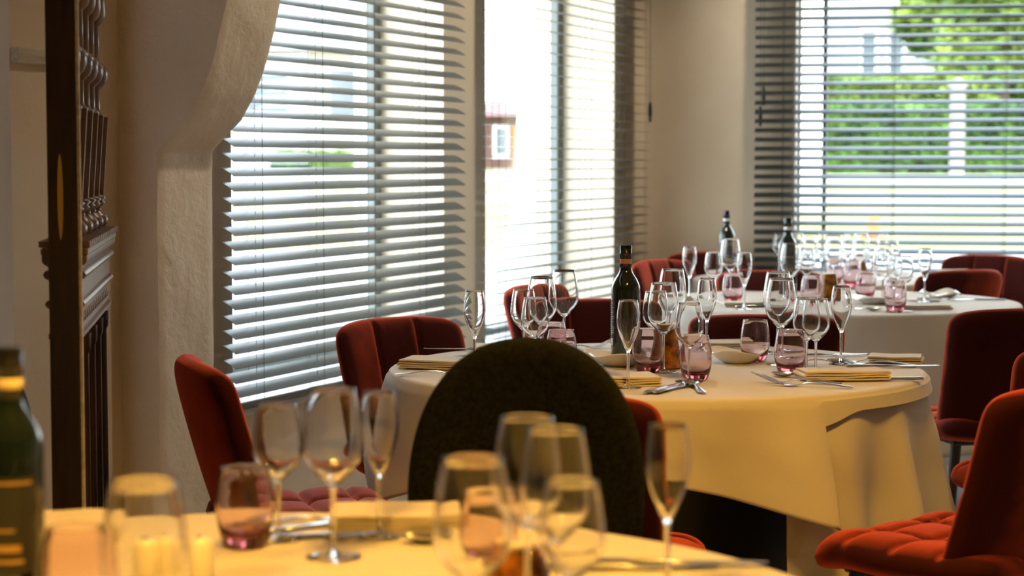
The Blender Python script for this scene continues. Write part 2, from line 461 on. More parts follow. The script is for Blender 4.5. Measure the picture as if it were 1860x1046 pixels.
# ------------------------------------------------------------------ venetian blinds
def blind(label, loc, rz, s0, s1, zb, ztop, tilt, pitch, off, cords, mt, tassels=()):
    root = empty('venetian_blind', loc, rz); tag(root, label, 'blind', 'grey venetian blinds')
    t = math.radians(tilt); W = 0.053
    # slat cross-section: crowned strip; +y is the window side, room edge lower
    k = 5; top = []; bot = []
    for i in range(k):
        q = -0.5 + i / (k - 1)
        y = q * W; z = 0.0022 * (1 - 4 * q * q)
        yr = y * math.cos(t) - z * math.sin(t); zr = y * math.sin(t) + z * math.cos(t)
        top.append((yr, zr + .0008)); bot.append((yr, zr - .0008))
    prof = top + bot[::-1]
    m = MB(); n = len(prof)
    m.add([(s0, y, z) for y, z in prof] + [(s1, y, z) for y, z in prof],
          [tuple(range(n)), tuple(reversed(range(n, 2 * n)))] + [(i, (i + 1) % n, n + (i + 1) % n, n + i) for i in range(n)])
    me = m.mesh('slat', M[mt], True, 40)
    z = zb + pitch * 0.9; kk = 0
    while z < ztop - 0.03:
        o = link('slat', me, root, (0, -off, z))
        j = random.Random(int(z * 1000) + int(off * 977))
        o.rotation_euler = (math.radians(j.uniform(-1.6, 1.6)), math.radians(j.uniform(-.06, .06)), 0)
        z += pitch; kk += 1
    MB().box(s0, s1, -off - .028, -off + .028, zb - .012, zb + .012, .004).build('bottom_rail', M[mt], root)
    MB().box(s0, s1, -off - .032, -off + .032, ztop - .02, ztop + .04, .004).build('head_rail', M[mt], root)
    c = math.cos(t) * W / 2 + .001; h = math.sin(t) * W / 2
    for s in cords:
        MB().tube([(s, -off - c, zb), (s, -off - c, ztop)], .0011, 6).tube([(s - .012, -off + c, zb), (s - .012, -off + c, ztop)], .0009, 5)\
            .tube([(s - .006, -off, zb), (s - .006, -off, ztop)], .0009, 5).build('ladder_cord', 'cord', root)
    for (s, zt) in tassels:
        q = MB().tube([(s, -off - .04, ztop), (s, -off - .04, zt)], .0016, 6).build('pull_cord', 'cord', root)
        MB().lathe([(.002, .05), (.006, .045), (.009, .02), (.010, -.012), (.007, -.02), (.006, -.045), (.003, -.05)], 12, cap0=True, cap1=True)\
            .build('cord_pull', 'black_metal', q, smooth=True, loc=(s, -off - .04, zt))
    return root
wloc = (WO.x, WO.y, 0)
blind('large grey venetian blind with tilted slats on the left window behind the red chairs', wloc, WR, -0.072, 1.663, 0.515, 2.5, 29, 0.0456, 0.055,
      (0.10, 0.50, 0.88, 1.30), 'slat')
blind('grey venetian blind with nearly level slats on the middle window', wloc, WR, 1.935, 3.87, 0.515, 2.5, 4, 0.0456, 0.055,
      (2.05, 2.55, 3.05, 3.50), 'slat', tassels=((3.84, 1.52),))
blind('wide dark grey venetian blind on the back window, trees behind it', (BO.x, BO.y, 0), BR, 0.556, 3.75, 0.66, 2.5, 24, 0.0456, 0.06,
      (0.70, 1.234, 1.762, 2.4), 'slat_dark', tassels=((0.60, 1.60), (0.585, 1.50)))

# ------------------------------------------------------------------ outdoors
def band(name, r0, r1, z0, z1, mt, a0=40, a1=125, kind=True):
    m = MB(); n = 40; vs = []
    for i in range(n + 1):
        a = math.radians(a0 + (a1 - a0) * i / n)
        vs += [(r0 * math.cos(a), r0 * math.sin(a), z0), (r1 * math.cos(a), r1 * math.sin(a), z1),
               (r1 * math.cos(a), r1 * math.sin(a), z1 - .3), (r0 * math.cos(a), r0 * math.sin(a), z0 - .3)]
    fs = []
    for i in range(n):
        for k in range(4):
            fs.append((i * 4 + k, i * 4 + (k + 1) % 4, (i + 1) * 4 + (k + 1) % 4, (i + 1) * 4 + k))
    return struct(m.add(vs, fs).build(name, mt))
band('terrace', 10.6, 17, 0.05, 0.50, 'paving')
band('verge', 17, 22.6, 0.50, 0.80, 'grass')
band('path', 22.6, 24.4, 0.80, 0.88, 'paving')
band('verge', 24.4, 27.2, 0.88, 1.02, 'grass')
band('road', 27.2, 31, 1.02, 1.10, 'paving')
band('meadow', 31, 160, 1.10, 1.15, 'grass')

def house(label, px, Y, wd, dp, hgt, rot, wall, roof, rise, wins, base=1.1, cat='house', doors=()):
    x = (px - 930) / FPX * Y
    r = empty('house', (x, Y, base), rot); tag(r, label, cat)
    MB().box(-wd / 2, wd / 2, 0, dp, 0, hgt).build('wall', wall, r)
    m = MB(); e = 0.35
    m.add([(-wd / 2 - e, -e, hgt - .05), (wd / 2 + e, -e, hgt - .05), (wd / 2 + e, dp + e, hgt - .05), (-wd / 2 - e, dp + e, hgt - .05),
           (-wd / 2 - e, dp / 2, hgt + rise), (wd / 2 + e, dp / 2, hgt + rise)],
          [(0, 1, 5, 4), (2, 3, 4, 5), (0, 4, 3), (1, 2, 5), (3, 2, 1, 0)])
    m.build('roof', roof, r)
    MB().box(wd * .25, wd * .25 + .5, dp / 2 - .25, dp / 2 + .25, hgt + rise - .5, hgt + rise + .6, .02).build('chimney', 'brick', r)
    for (a, b, z0, z1) in wins:
        f = MB().box(a, b, -.05, .04, z0, z1, .01).build('window_frame', 'frame_white', r)
        MB().box(a + .07, b - .07, -.07, -.04, z0 + .07, z1 - .07, .005).build('pane', 'win_dark', f)
    for (a, b, z1) in doors:
        MB().box(a, b, -.05, .04, 0, z1, .01).build('door', 'orange' if wall == 'brick' else 'frame_white', r)
    return r
house('pale rendered house with grey roof seen through the left window', 500, 34, 5.2, 6, 2.2, math.radians(12), 'house_cream', 'roof_grey', 1.9,
      [(-2.1, -1.2, .9, 1.9), (-.6, .3, .9, 1.9), (.9, 1.9, .9, 1.9)], doors=((2.05, 2.5, 1.9),))
house('white rendered house behind slats beside the left window mullion', 610, 46, 3.6, 6, 2.6, math.radians(-10), 'house_white', 'roof_grey', 1.7,
      [(-1.4, -.6, .9, 2.0), (.5, 1.3, .9, 2.0)])
house('low brick house with red roof seen through the middle window', 915, 62, 7.5, 7, 1.75, math.radians(4), 'brick', 'roof_red', 0.5,
      [(-2.6, -1.6, .5, 1.4), (-.35, .15, .4, 1.4), (.9, 1.8, .5, 1.4)], doors=((.3, .7, 1.4), (2.2, 2.6, 1.5)))
house('tall pale house with bright windows seen through the back window', 1545, 58, 7.0, 7, 6.5, math.radians(-4), 'house_white', 'roof_grey', 2,
      [(.2, .75, 2.8, 4.2), (1.0, 1.55, 2.8, 4.2), (-1.4, -.8, 2.8, 4.2)])

def foliage_mesh(name, mt, blobs, nl, ls, seed):
    rnd = random.Random(seed); m = MB(); tot = sum(b[3] ** 2 for b in blobs)
    for (bx, by, bz, br) in blobs:
        for _ in range(int(nl * br ** 2 / tot)):
            d = Vector((rnd.gauss(0, 1), rnd.gauss(0, 1), rnd.gauss(0, 1))).normalized() * br * (0.55 + .5 * rnd.random())
            p = Vector((bx, by, bz)) + Vector((d.x, d.y, d.z * .85))
            a = Vector((rnd.gauss(0, 1), rnd.gauss(0, 1), rnd.gauss(0, 1))).normalized(); b = a.orthogonal().normalized()
            s = ls * rnd.uniform(.6, 1.3)
            m.add([p - a * s, p + b * s * .45, p + a * s, p - b * s * .45], [(0, 1, 2, 3)])
    return m.mesh(name, M[mt])
def tree(label, px, Y, hgt, cr, mt, seed):
    x = (px - 930) / FPX * Y; rnd = random.Random(seed)
    r = empty('tree', (x, Y, 1.1)); tag(r, label, 'tree', 'trees behind the back window')
    MB().tube([(0, 0, -.1), (.05, 0, hgt * .35), (-.05, .05, hgt * .7)], .2, 8, .08).build('trunk', 'bark', r, smooth=True)
    bl_ = [(rnd.uniform(-1, 1) * cr * .6, rnd.uniform(-1, 1) * cr * .5, hgt * (.35 + .6 * rnd.random()), cr * rnd.uniform(.4, .62)) for _ in range(11)]
    f = link('foliage', foliage_mesh('foliage', mt, bl_, 5200, .16, seed), r); f['kind'] = 'stuff'
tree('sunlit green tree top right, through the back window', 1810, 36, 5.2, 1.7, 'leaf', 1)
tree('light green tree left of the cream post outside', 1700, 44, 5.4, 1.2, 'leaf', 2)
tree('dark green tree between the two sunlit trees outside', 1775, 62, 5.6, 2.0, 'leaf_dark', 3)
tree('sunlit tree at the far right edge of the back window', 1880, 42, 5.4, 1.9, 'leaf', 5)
def hedge(label, px0, px1, Y, hgt, mt, seed, dens=14000):
    x0 = (px0 - 930) / FPX * Y; x1 = (px1 - 930) / FPX * Y; rnd = random.Random(seed)
    r = empty('hedge', ((x0 + x1) / 2, Y, 1.08)); tag(r, label, 'hedge')
    wd = x1 - x0
    MB().box(-wd / 2, wd / 2, -.3, .3, 0, hgt - .12, .05).build('branches', 'bark', r)
    m = MB()
    for _ in range(dens):
        f = rnd.random()
        if f < .7: p = Vector((rnd.uniform(-wd / 2, wd / 2), -.36 + rnd.uniform(-.08, .06), rnd.uniform(0, hgt)))
        else: p = Vector((rnd.uniform(-wd / 2, wd / 2), rnd.uniform(-.36, .36), hgt + rnd.uniform(-.15, .08)))
        a = Vector((rnd.gauss(0, 1), rnd.gauss(0, 1), rnd.gauss(0, 1))).normalized(); b = a.orthogonal().normalized(); s = rnd.uniform(.05, .11)
        m.add([p - a * s, p + b * s * .5, p + a * s, p - b * s * .5], [(0, 1, 2, 3)])
    f = link('leaves', m.mesh('leaves', M[mt]), r); f['kind'] = 'stuff'
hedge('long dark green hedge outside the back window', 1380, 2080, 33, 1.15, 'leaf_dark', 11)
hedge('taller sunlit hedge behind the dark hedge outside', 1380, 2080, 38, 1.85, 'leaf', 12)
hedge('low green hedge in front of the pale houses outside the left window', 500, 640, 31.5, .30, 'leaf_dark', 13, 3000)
r = empty('outhouse', ((1420 - 930) / FPX * 21, 21, .6), 0); tag(r, 'plain white outhouse wall at the left of the back window view', 'outhouse')
MB().box(-1.4, .425, 0, 2.2, -.3, 2.9).build('wall', 'white_plaster', r)
MB().box(-1.5, .45, -.1, 2.3, 2.9, 3.05, .02).build('roof', 'roof_grey', r)
x_, y_ = (1736 - 930) / FPX * 28, 28
r = empty('gate_post', (x_, y_, 1.05)); tag(r, 'cream square gate post standing before the hedge outside', 'post')
MB().box(-.09, .09, -.09, .09, -.1, 1.32, .01).build('shaft', 'post', r)
MB().box(-.12, .12, -.12, .12, 1.32, 1.38, .01).lathe([(.12, 1.38), (.02, 1.46)], 4, cap1=True).build('cap', 'post', r)
x_, y_ = (1587 - 930) / FPX * 18, 18
r = empty('marker_cone', (x_, y_, 0.52)); tag(r, 'orange and black cone standing on the terrace outside the back window', 'cone')
MB().lathe([(.09, .0), (.075, .08)], 20).lathe([(.07, .12), (.06, .17)], 20).lathe([(.055, .2), (.04, .27), (.03, .275)], 20, cap1=True).build('body', 'orange', r, smooth=True)
MB().lathe([(.076, .078), (.069, .122)], 20).lathe([(.061, .168), (.0545, .202)], 20).build('stripe', 'black_metal', r, smooth=True)
MB().box(-.12, .12, -.12, .12, -.02, .01, .005).build('foot', 'black_metal', r)

# ------------------------------------------------------------------ carved two-sided wooden screen, seen end-on
def carved_screen():
    O = ((114 - 930) / FPX * 3.8, 3.8); E = (-1.030, 4.78)
    d = Vector((E[0] - O[0], E[1] - O[1])); rz = math.atan2(d.y, d.x); L = d.length
    r = empty('carved_screen', (O[0], O[1], 0), rz)
    tag(r, 'dark carved wooden screen with turned balusters standing end-on by the left wall', 'screen')
    pw = .0285
    post = MB().box(0, .022, -pw, pw, 0, 2.7, .002).build('end_post', 'dark_wood', r)
    MB().box(.0015, .026, -pw - .0065, -pw - .0002, 0, 2.7, .001).build('edge_strip', 'grey_wood', post)
    # worn slit on the end grain
    s = MB(); pts = []
    for i in range(15):
        t = i / 14; z = 1.115 + t * .17; pts.append((z, .0052 * math.sin(PI * t) ** .5 + .0004))
    vs = [(-.0008, .004 + w_, z) for z, w_ in pts] + [(-.0008, .004 - w_, z) for z, w_ in pts]
    vs += [(.002, y, z) for _, y, z in vs]
    n = 15; fs = [(i, i + 1, n + i + 1, n + i) for i in range(n - 1)]
    s.add(vs, fs); s.build('worn_patch', 'worn', post)
    # rails
    def rail(name, z0, z1, hw, u0=.024, u1=L, bev=.003): return MB().box(u0, u1, -hw, hw, z0, z1, bev).build(name, 'carved_wood', r)
    rail('dentil_rail', 1.083, 1.098, .046)
    dm = MB().box(0, .03, -.05, .05, 0, .013, .001).mesh('dentil', M['carved_wood'])
    k = 0; u = .03
    while u < L - .03:
        link('dentil', dm, r, (u, 0, 1.099)); u += .058
    # cornice profile running along the screen, on both faces
    def moulding(name, pts):
        q = pts + [(-a, z) for a, z in pts[::-1]]
        m = MB(); n = len(q)
        m.add([(.024, a, z) for a, z in q] + [(L, a, z) for a, z in q],
              [tuple(range(n)), tuple(reversed(range(n, 2 * n)))] + [(i, (i + 1) % n, n + (i + 1) % n, n + i) for i in range(n)])
        return m.build(name, 'carved_wood', r, smooth=True, auto=40)
    moulding('cornice', [(.044, 1.083), (.044, 1.072), (.040, 1.066), (.033, 1.062), (.030, 1.055)])
    moulding('bead', [(.030, 1.055), (.038, 1.052), (.042, 1.045), (.038, 1.038), (.030, 1.034)])
    moulding('frieze', [(.028, 1.034), (.028, .995)])
    moulding('bead', [(.028, .995), (.036, .992), (.039, .986), (.035, .98), (.028, .976)])
    moulding('carved_frieze', [(.026, .976), (.026, .93)])
    moulding('bead', [(.026, .93), (.033, .927), (.033, .918), (.026, .914)])
    rail('lower_panel', .06, .914, .012)
    for z in (0.93 + .012,):
        rm = MB()
        for i in range(9):
            rm.lathe([(.008, 0), (.006, .003), (.001, .004)], 12, cx=0, cy=0)
        # rosettes of the carved frieze
    ros = MB().lathe([(.011, 0), (.010, .003), (.006, .004), (.005, .002), (.003, .005), (.0005, .006)], 14).mesh('rosette', M['carved_wood'], True)
    u = .07
    while u < L - .03:
        for sgn in (-1, 1):
            link('rosette', ros, r, (u, sgn * .026, .953), rot=(-sgn * PI / 2, 0, 0))
        u += .06
    pil = MB()
    pil.lathe([(.016, .08), (.016, .11), (.012, .12), (.0125, .3), (.012, .6), (.0115, .86), (.016, .87), (.017, .905)], 14)
    pm = pil.mesh('half_column', M['dark_wood'], True, 40)
    for i in range(5):
        for sgn in (-1, 1): link('half_column', pm, r, (.10 + i * (L - .16) / 4, sgn * .013, 0))
    # balusters: turned foot, flat splat, ball, shaft, upper vase
    B = [(.010, 1.098)]
    foot = MB().lathe([(.016, 1.108), (.024, 1.114), (.030, 1.124), (.030, 1.134), (.022, 1.144), (.013, 1.152), (.012, 1.160), (.019, 1.165),
                       (.024, 1.171), (.019, 1.176), (.026, 1.182), (.020, 1.188), (.014, 1.193)], 18, cap0=True, cap1=True).mesh('turned_foot', M['carved_wood'], True)
    sm_ = MB(); sm_.v = [(x, y * k, z) for z, k in ((1.19, .020), (1.38, .033)) for x, y in ((-.008, -1), (.008, -1), (.008, 1), (-.008, 1))]
    sm_.f = [(3, 2, 1, 0), (4, 5, 6, 7)] + [(i, (i + 1) % 4, 4 + (i + 1) % 4, 4 + i) for i in range(4)]
    splat = sm_.mesh('splat', M['carved_wood'])
    shaft = MB().lathe([(.020, 1.378), (.024, 1.385), (.016, 1.392), (.014, 1.40), (.014, 1.447), (.018, 1.450), (.028, 1.460), (.034, 1.475), (.034, 1.49),
                        (.029, 1.503), (.020, 1.512), (.014, 1.517), (.014, 1.60), (.018, 1.603), (.026, 1.612), (.031, 1.63), (.029, 1.66), (.022, 1.70), (.015, 1.74),
                        (.014, 1.80), (.013, 2.2), (.02, 2.25), (.013, 2.3), (.013, 2.5)], 18, cap0=True, cap1=True).mesh('baluster', M['carved_wood'], True)
    nb = 6
    for i in range(nb):
        u = .075 + i * (L - .11) / (nb - 1)
        link('turned_foot', foot, r, (u, 0, 0)); link('splat', splat, r, (u, 0, 0)); link('baluster', shaft, r, (u, 0, 0))
    rail('top_rail', 2.5, 2.7, .035)
    return r
carved_screen()

# ------------------------------------------------------------------ soft upholstery
def cushion(w, h, th, nu=34, nv=34, p=5.5, tx=3, ty=3, puff=.012, groove=.012, back_puff=0.0, fn=None, q=10, lines=True):
    def gr(n): return [math.sin(PI / 2 * (-1 + 2 * i / n)) * .35 + (-1 + 2 * i / n) * .65 for i in range(n + 1)]
    us, vs_ = gr(nu), gr(nv); m = MB(); W = nu + 1
    def pos(u, v, side):
        mx = max(abs(u), abs(v)); k = 1.0
        if mx > 1e-6: k = mx / ((abs(u) ** p + abs(v) ** p) ** (1 / p))
        x = u * k * w / 2; y = v * k * h / 2
        e = max(0.0, 1 - mx ** q) ** .5
        z = side * th / 2 * e
        if side > 0 and lines:
            inner = max(0, 1 - mx ** 8)
            g = 0; pf = 1.0
            for i in range(1, tx): g = max(g, math.exp(-((u * k - (-1 + 2 * i / tx)) / .035) ** 2))
            for i in range(1, ty): g = max(g, math.exp(-((v * k - (-1 + 2 * i / ty)) / .035) ** 2))
            pu = abs(math.sin(PI * (u * k + 1) / 2 * tx)) ** .5 * abs(math.sin(PI * (v * k + 1) / 2 * ty)) ** .5
            z += inner * (puff * pu - groove * g * .5)
        if side < 0: z -= back_puff * max(0, 1 - mx ** 2)
        P = (x, y, z)
        return fn(*P) if fn else P
    for side in (1, -1):
        o = len(m.v)
        for v in vs_:
            for u in us: m.v.append(pos(u, v, side))
        for j in range(nv):
            for i in range(nu):
                a = o + j * W + i; f = (a, a + 1, a + W + 1, a + W)
                m.f.append(f if side > 0 else f[::-1])
    return m
def weld(me):
    import bmesh
    b = bmesh.new(); b.from_mesh(me); bmesh.ops.remove_doubles(b, verts=b.verts, dist=1e-5); bmesh.ops.recalc_face_normals(b, faces=b.faces)
    b.to_mesh(me); b.free(); me.polygons.foreach_set('use_smooth', [True] * len(me.polygons)); return me
# seat: chair faces +y locally
def seat_fn(x, y, z):
    t = (y + .22) / .44
    return (x * (1 + .03 * t), y, z + .455 - .012 * math.sin(PI * t) - .035 * max(0, (t - .72) / .28) ** 2 + .012 * (x / .23) ** 2)
def back_fn(x, y, z):                    # y up the back, z towards the sitter (front)
    t = (y + .20) / .40                 # 0 bottom, 1 top
    up = .43 + t * .405
    lean = -.205 - .085 * t + .03 * (1 - t) ** 2
    wrap = .062 * abs(x / .23) ** 2.2 * (1 - .15 * t)
    wd = 1 - .06 * (1 - t)
    return (x * wd, lean + wrap + z, up - .02 * abs(x / .23) ** 3 * t + z * .18)
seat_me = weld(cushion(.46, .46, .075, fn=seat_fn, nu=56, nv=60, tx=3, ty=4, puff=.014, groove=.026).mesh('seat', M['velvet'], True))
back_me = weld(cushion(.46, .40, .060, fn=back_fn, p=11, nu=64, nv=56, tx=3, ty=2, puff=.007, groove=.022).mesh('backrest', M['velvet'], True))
back_plain = back_me
seat_daylit = seat_me.copy(); seat_daylit.materials.clear(); seat_daylit.materials.append(M['velvet_daylit'])
leg_me = {}
def leg(sx, sy):
    k = (sx, sy)
    if k not in leg_me:
        leg_me[k] = MB().tube([(sx * .15, sy * .13, .42), (sx * .21, sy * .20, .0)], .017, 12, .010).mesh('leg', M['black_metal'], True, 60)
    return leg_me[k]
under = MB().box(-.17, .17, -.16, .16, .405, .425, .006).mesh('seat_frame', M['black_metal'])
def chair(label, x, y, face, group='red velvet chairs', plum=False, sc_=1.0):  # plum: use the seat copy with daylight in its colour
    """face = compass direction in degrees the sitter looks (0 = +x, 90 = +y)"""
    r = empty('dining_chair', (x, y, 0), math.radians(face - 90)); tag(r, label, 'chair', group)
    link('seat', seat_daylit if plum else seat_me, r); link('backrest', back_me, r); link('seat_frame', under, r)
    for sx in (-1, 1):
        for sy in (-1, 1): link('leg', leg(sx, sy), r)
    r.scale = (sc_, sc_, 1)
    return r
CH = []
CH.append(chair('red velvet chair at the right edge with bright orange-red quilted seat', .93, 4.02, 132))
CH.append(chair('red chair seen from its dark side, seat coloured plum as if daylit, in front of the left blind', -.45, 4.36, 18, plum=True))
CH.append(chair('red quilted chair facing us between the left blind and the round table', -.15, 5.20, -46))
CH.append(chair('red chair mostly hidden behind the black oval chair back', .14, 3.90, 72))
CH.append(chair('red chair right of the dark bottle base, behind the round table', .31, 5.88, -80))
CH.append(chair('red chair with curved edge left of the tall glasses, before the middle blind', .30, 6.75, -30))
CH.append(chair('dark red chair back turned to us behind the amber votive', .76, 5.80, 84))
CH.append(chair('large red chair on the right turned away from us, second from the front', 1.49, 6.03, 100))
CH.append(chair('red chair cut off by the right edge just above the front right chair', 1.40, 4.88, 98))
CH.append(chair('red chair turned to the back window at the right end of the second table', 1.73, 8.12, 118))
CH.append(chair('red quilted chair furthest right by the back window, facing us', 2.12, 8.92, 236))
CH.append(chair('red chair at the right picture edge beside the second table', 2.13, 7.10, 165))
CH.append(chair('plum-lit red chair at the corner by the middle blind, left of the flute', .86, 8.50, -40))
CH.append(chair('red chair against the back wall behind the upright wine bottle', 1.03, 9.22, -75))
CH.append(chair('dark red chair between the second and third tables, back turned to us', 1.10, 8.10, 80))

# black oval-backed chair
def oval_chair(label, x, y, face):
    r = empty('oval_back_chair', (x, y, 0), math.radians(face - 90)); tag(r, label, 'chair', 'black oval-backed chairs')
    def fn(a, b, c): return (a, -.22 - .06 * (b / .25) + c + .02 * (a / .2) ** 2, .727 + b)
    bm_ = weld(cushion(.388, .50, .05, nu=40, nv=40, p=2.25, fn=fn, lines=False, back_puff=.004, q=14).mesh('oval_backrest', M['black_fabric'], True))
    link('oval_backrest', bm_, r)
    def sf(a, b, c): return (a, b, .46 + c)
    link('seat', weld(cushion(.46, .44, .07, fn=sf, lines=False, p=3.2).mesh('seat', M['black_fabric'], True)), r)
    for sx in (-1, 1):
        MB().tube([(sx * .10, -.17, .44), (sx * .10, -.20, .52)], .014, 10).build('back_support', 'black_metal', r, smooth=True)
        for sy in (-1, 1): link('leg', leg(sx, sy), r)
    return r
oc = oval_chair('black oval-backed chair in the middle, seen from behind the front table', .008, 2.92, 266)
oval_chair('black oval-backed chair at the left picture edge behind the wine bottle', -.97, 3.36, -60)

# ------------------------------------------------------------------ tables and cloths
def table(label, cx, cy, R, drum=False):
    r = empty('round_table', (cx, cy, 0)); tag(r, label, 'table', 'round dining tables')
    MB().lathe([(R - .02, .715), (R - .004, .72), (R - .004, .738), (R - .01, .744)], 64, cap0=True, cap1=True).build('tabletop', 'dark_wood', r, smooth=True, auto=40)
    MB().lathe([(.37, .0), (.37, .03), (.36, .05), (.36, .3), (.36, .6), (.37, .69), (.38, .715)] if drum else
               [(.28, 0), (.28, .02), (.06, .05), (.045, .3), (.045, .6), (.10, .70), (.2, .715)], 32, cap0=True, cap1=True).build('pedestal', 'black_metal', r, smooth=True, auto=50)
def cloth(label, cx, cy, R, hem, flare, a0=0, a1=360, top=True, off=.004, nt_=26, n=300, seed=0, z=TOP):
    m = MB(); full = (a1 - a0) >= 360
    cols = n if full else n + 1
    rows = []
    if top:
        for f in (.02, .3, .6, .85, .95): rows.append(('t', f))
    for j in range(4): rows.append(('c', j / 3))
    for j in range(1, nt_ + 1): rows.append(('h', j / nt_))
    for kind, f in rows:
        for i in range(cols):
            a = a0 + (a1 - a0) * i / n; ar = math.radians(a); rc = .012
            if kind == 't': r_, zz = (R - rc) * f, z
            elif kind == 'c': r_, zz = R - rc + (rc + off) * math.sin(f * PI / 2), z - (rc) * (1 - math.cos(f * PI / 2)) - (0 if top else .001)
            else:
                D = hem(a); r_ = R + off + flare(a, f * D) ; zz = z - rc - f * D
            nz = noise.noise((math.cos(ar) * 3 + seed, math.sin(ar) * 3, zz * 3))
            if kind == 'h':
                n2 = noise.noise((math.cos(ar) * 7 + zz * 4 + seed, math.sin(ar) * 7, zz * 9))
                r_ += (.007 * nz + .006 * n2) * min(1, f * D / .08)
            m.v.append((r_ * math.cos(ar), r_ * math.sin(ar), zz))
    for j in range(len(rows) - 1):
        for i in range(n):
            i2 = (i + 1) % cols
            m.f.append((j * cols + i, (j + 1) * cols + i, (j + 1) * cols + i2, j * cols + i2))
    if top: m.f.append(tuple(range(cols)))
    o = m.build('tablecloth', 'cloth', smooth=True, loc=(cx, cy, 0))
    sd = o.modifiers.new('thickness', 'SOLIDIFY'); sd.thickness = .0012; sd.offset = -1
    return o
def adiff(a, b): return (a - b + 180) % 360 - 180
def g(a, c, s): return math.exp(-(adiff(a, c) / s) ** 2)
def ss(x): x = max(0, min(1, x)); return x * x * (3 - 2 * x)
T1 = (.365, 4.88, .675); TF = (-.33, 2.09, .75); T2 = (1.22, 7.25, .68); T3 = (1.38, 8.70, .56)
table('round dining table under the middle white cloth', *T1, drum=True)
table('round dining table in the foreground under warm-lit cloth', *TF)
table('round dining table behind the middle one', *T2)
table('round dining table nearest the back window', *T3)
PC = -63
def hemA(a):
    d = adiff(a, PC)
    q = abs((d + 45) % 90 - 45) / 45
    base = .150 + .125 * (1 - q) ** 1.6
    if 0 < d < 60: base = .06 + (.285 - .06) * (1 - ss(d / 1.4)) - .03 * ss(d / 12)
    elif 60 <= d < 80: base = .03 + (.19 - .03) * ss((d - 60) / 20)
    return base
def flA(a, d):
    s = .20 + .22 * g(a, PC - 2, 9) - .16 * g(a, PC - 18, 9) + .10 * g(a, PC - 40, 12) - .08 * g(a, PC - 62, 9) + .18 * g(a, PC - 92, 12) \
        + .12 * g(a, 180, 14) - .08 * g(a, 205, 8) + .1 * g(a, 120, 12)
    dd = adiff(a, PC)
    if 1.0 < dd < 75: s = .24
    return s * d * (1 if d < .3 else 1) + .004
tag(cloth('a', *T1, hemA, flA), 'white tablecloth with a hanging corner on the middle round table', 'tablecloth', 'white tablecloths')
def hemB(a): return .60 + .03 * math.sin(math.radians(a * 3))
def flB(a, d):
    dd = adiff(a, PC)
    s = .12 + .04 * math.sin(math.radians(dd * 11 + 20)) + .22 * g(dd, 25, 4) - .10 * g(dd, 16, 4.5) + .22 * g(dd, 66, 13) - .12 * g(dd, 38, 6) + .10 * g(dd, 7, 4) + .12 * g(dd, 48, 4)
    return s * d * (1 - .45 * d) - .004
tag(cloth('b', T1[0], T1[1], T1[2], hemB, flB, a0=PC - 6.5, a1=PC + 120, top=False, off=0.0, n=170, nt_=40, seed=5),
    'long white under-cloth falling to the floor on the right of the middle table', 'tablecloth', 'white tablecloths')
def hemC(k): return lambda a: .24 + .09 * abs(math.sin(math.radians(2 * (a - k)))) ** 3
def flC(k): return lambda a, d: d * (.16 + .09 * math.sin(math.radians(7 * a + k)) + .16 * abs(math.sin(math.radians(2 * (a - k)))) ** 8)
tag(cloth('c', *TF, hemC(20), flC(20)), 'tablecloth glowing yellow under the lamp on the foreground table', 'tablecloth', 'white tablecloths')
tag(cloth('d', *T2, lambda a: .42 + .05 * math.sin(math.radians(4 * a)), flC(60), seed=2), 'white tablecloth on the second table, beige side hanging behind the flute', 'tablecloth', 'white tablecloths')
tag(cloth('e', *T3, lambda a: .40 + .05 * math.sin(math.radians(4 * a)), flC(10), seed=3), 'white tablecloth on the third table by the back window', 'tablecloth', 'white tablecloths')

# ------------------------------------------------------------------ glassware
def goblet_meshes(H, stem_h, bowl_r, rim_r, foot_r, tall, bulge=.42, thick=.0011, tip=1.0, nseg=40):
    """returns dict part -> mesh; the three open shells meet edge to edge as one watertight glass"""
    b0 = stem_h; bh = H - stem_h
    def rad(t):                                     # outer bowl radius at t in 0..1
        if t < bulge:
            q = t / bulge; return .0045 + (bowl_r - .0045) * (math.sin(q * PI / 2) ** tip)
        q = (t - bulge) / (1 - bulge); return bowl_r + (rim_r - bowl_r) * (q ** 1.7)
    ts = [0, .02, .05, .09, .14, .2, .27, .34, .42, .5, .58, .66, .74, .82, .9, .96, 1.0]
    outer = [(rad(t), b0 + bh * t) for t in ts]
    inner = []
    for t in ts[::-1]:
        if t < .05: continue
        inner.append((max(.0006, rad(t) - thick - .0026 * (1 - t) ** 6), b0 + bh * t + (.0015 if t < .2 else 0)))
    inner = [(outer[-1][0] - .0004, H + .0005), (outer[-1][0] - .0008, H + .0005)] + inner + [(.0006, b0 + bh * .05)]
    bowl = MB().lathe(outer + inner, nseg, cap1=True)
    stem = MB().lathe([(.0055, .009), (.0040, .014), (.0034, .022), (.0032, stem_h * .5), (.0034, stem_h * .8), (.0038, stem_h * .93), (.0045, b0)], 20)
    foot = MB().lathe([(.0005, .0004), (foot_r * .6, .0006), (foot_r - .001, .0006), (foot_r, .0014), (foot_r - .0008, .0024), (foot_r * .7, .0034),
                       (foot_r * .35, .0052), (.010, .0070), (.0055, .009)], 40, cap0=True)
    return {'bowl': bowl.mesh('bowl', M['glass'], True), 'stem': stem.mesh('stem', M['glass'], True), 'foot': foot.mesh('foot', M['glass'], True)}
KIND = {
    'red_wine_glass': (.222, goblet_meshes(.222, .092, .040, .0300, .037, 1, .40)),
    'white_wine_glass': (.187, goblet_meshes(.187, .080, .0345, .0265, .033, 1, .42)),
    'champagne_flute': (.202, goblet_meshes(.202, .082, .0270, .0215, .031, 1, .62, tip=1.15)),
}
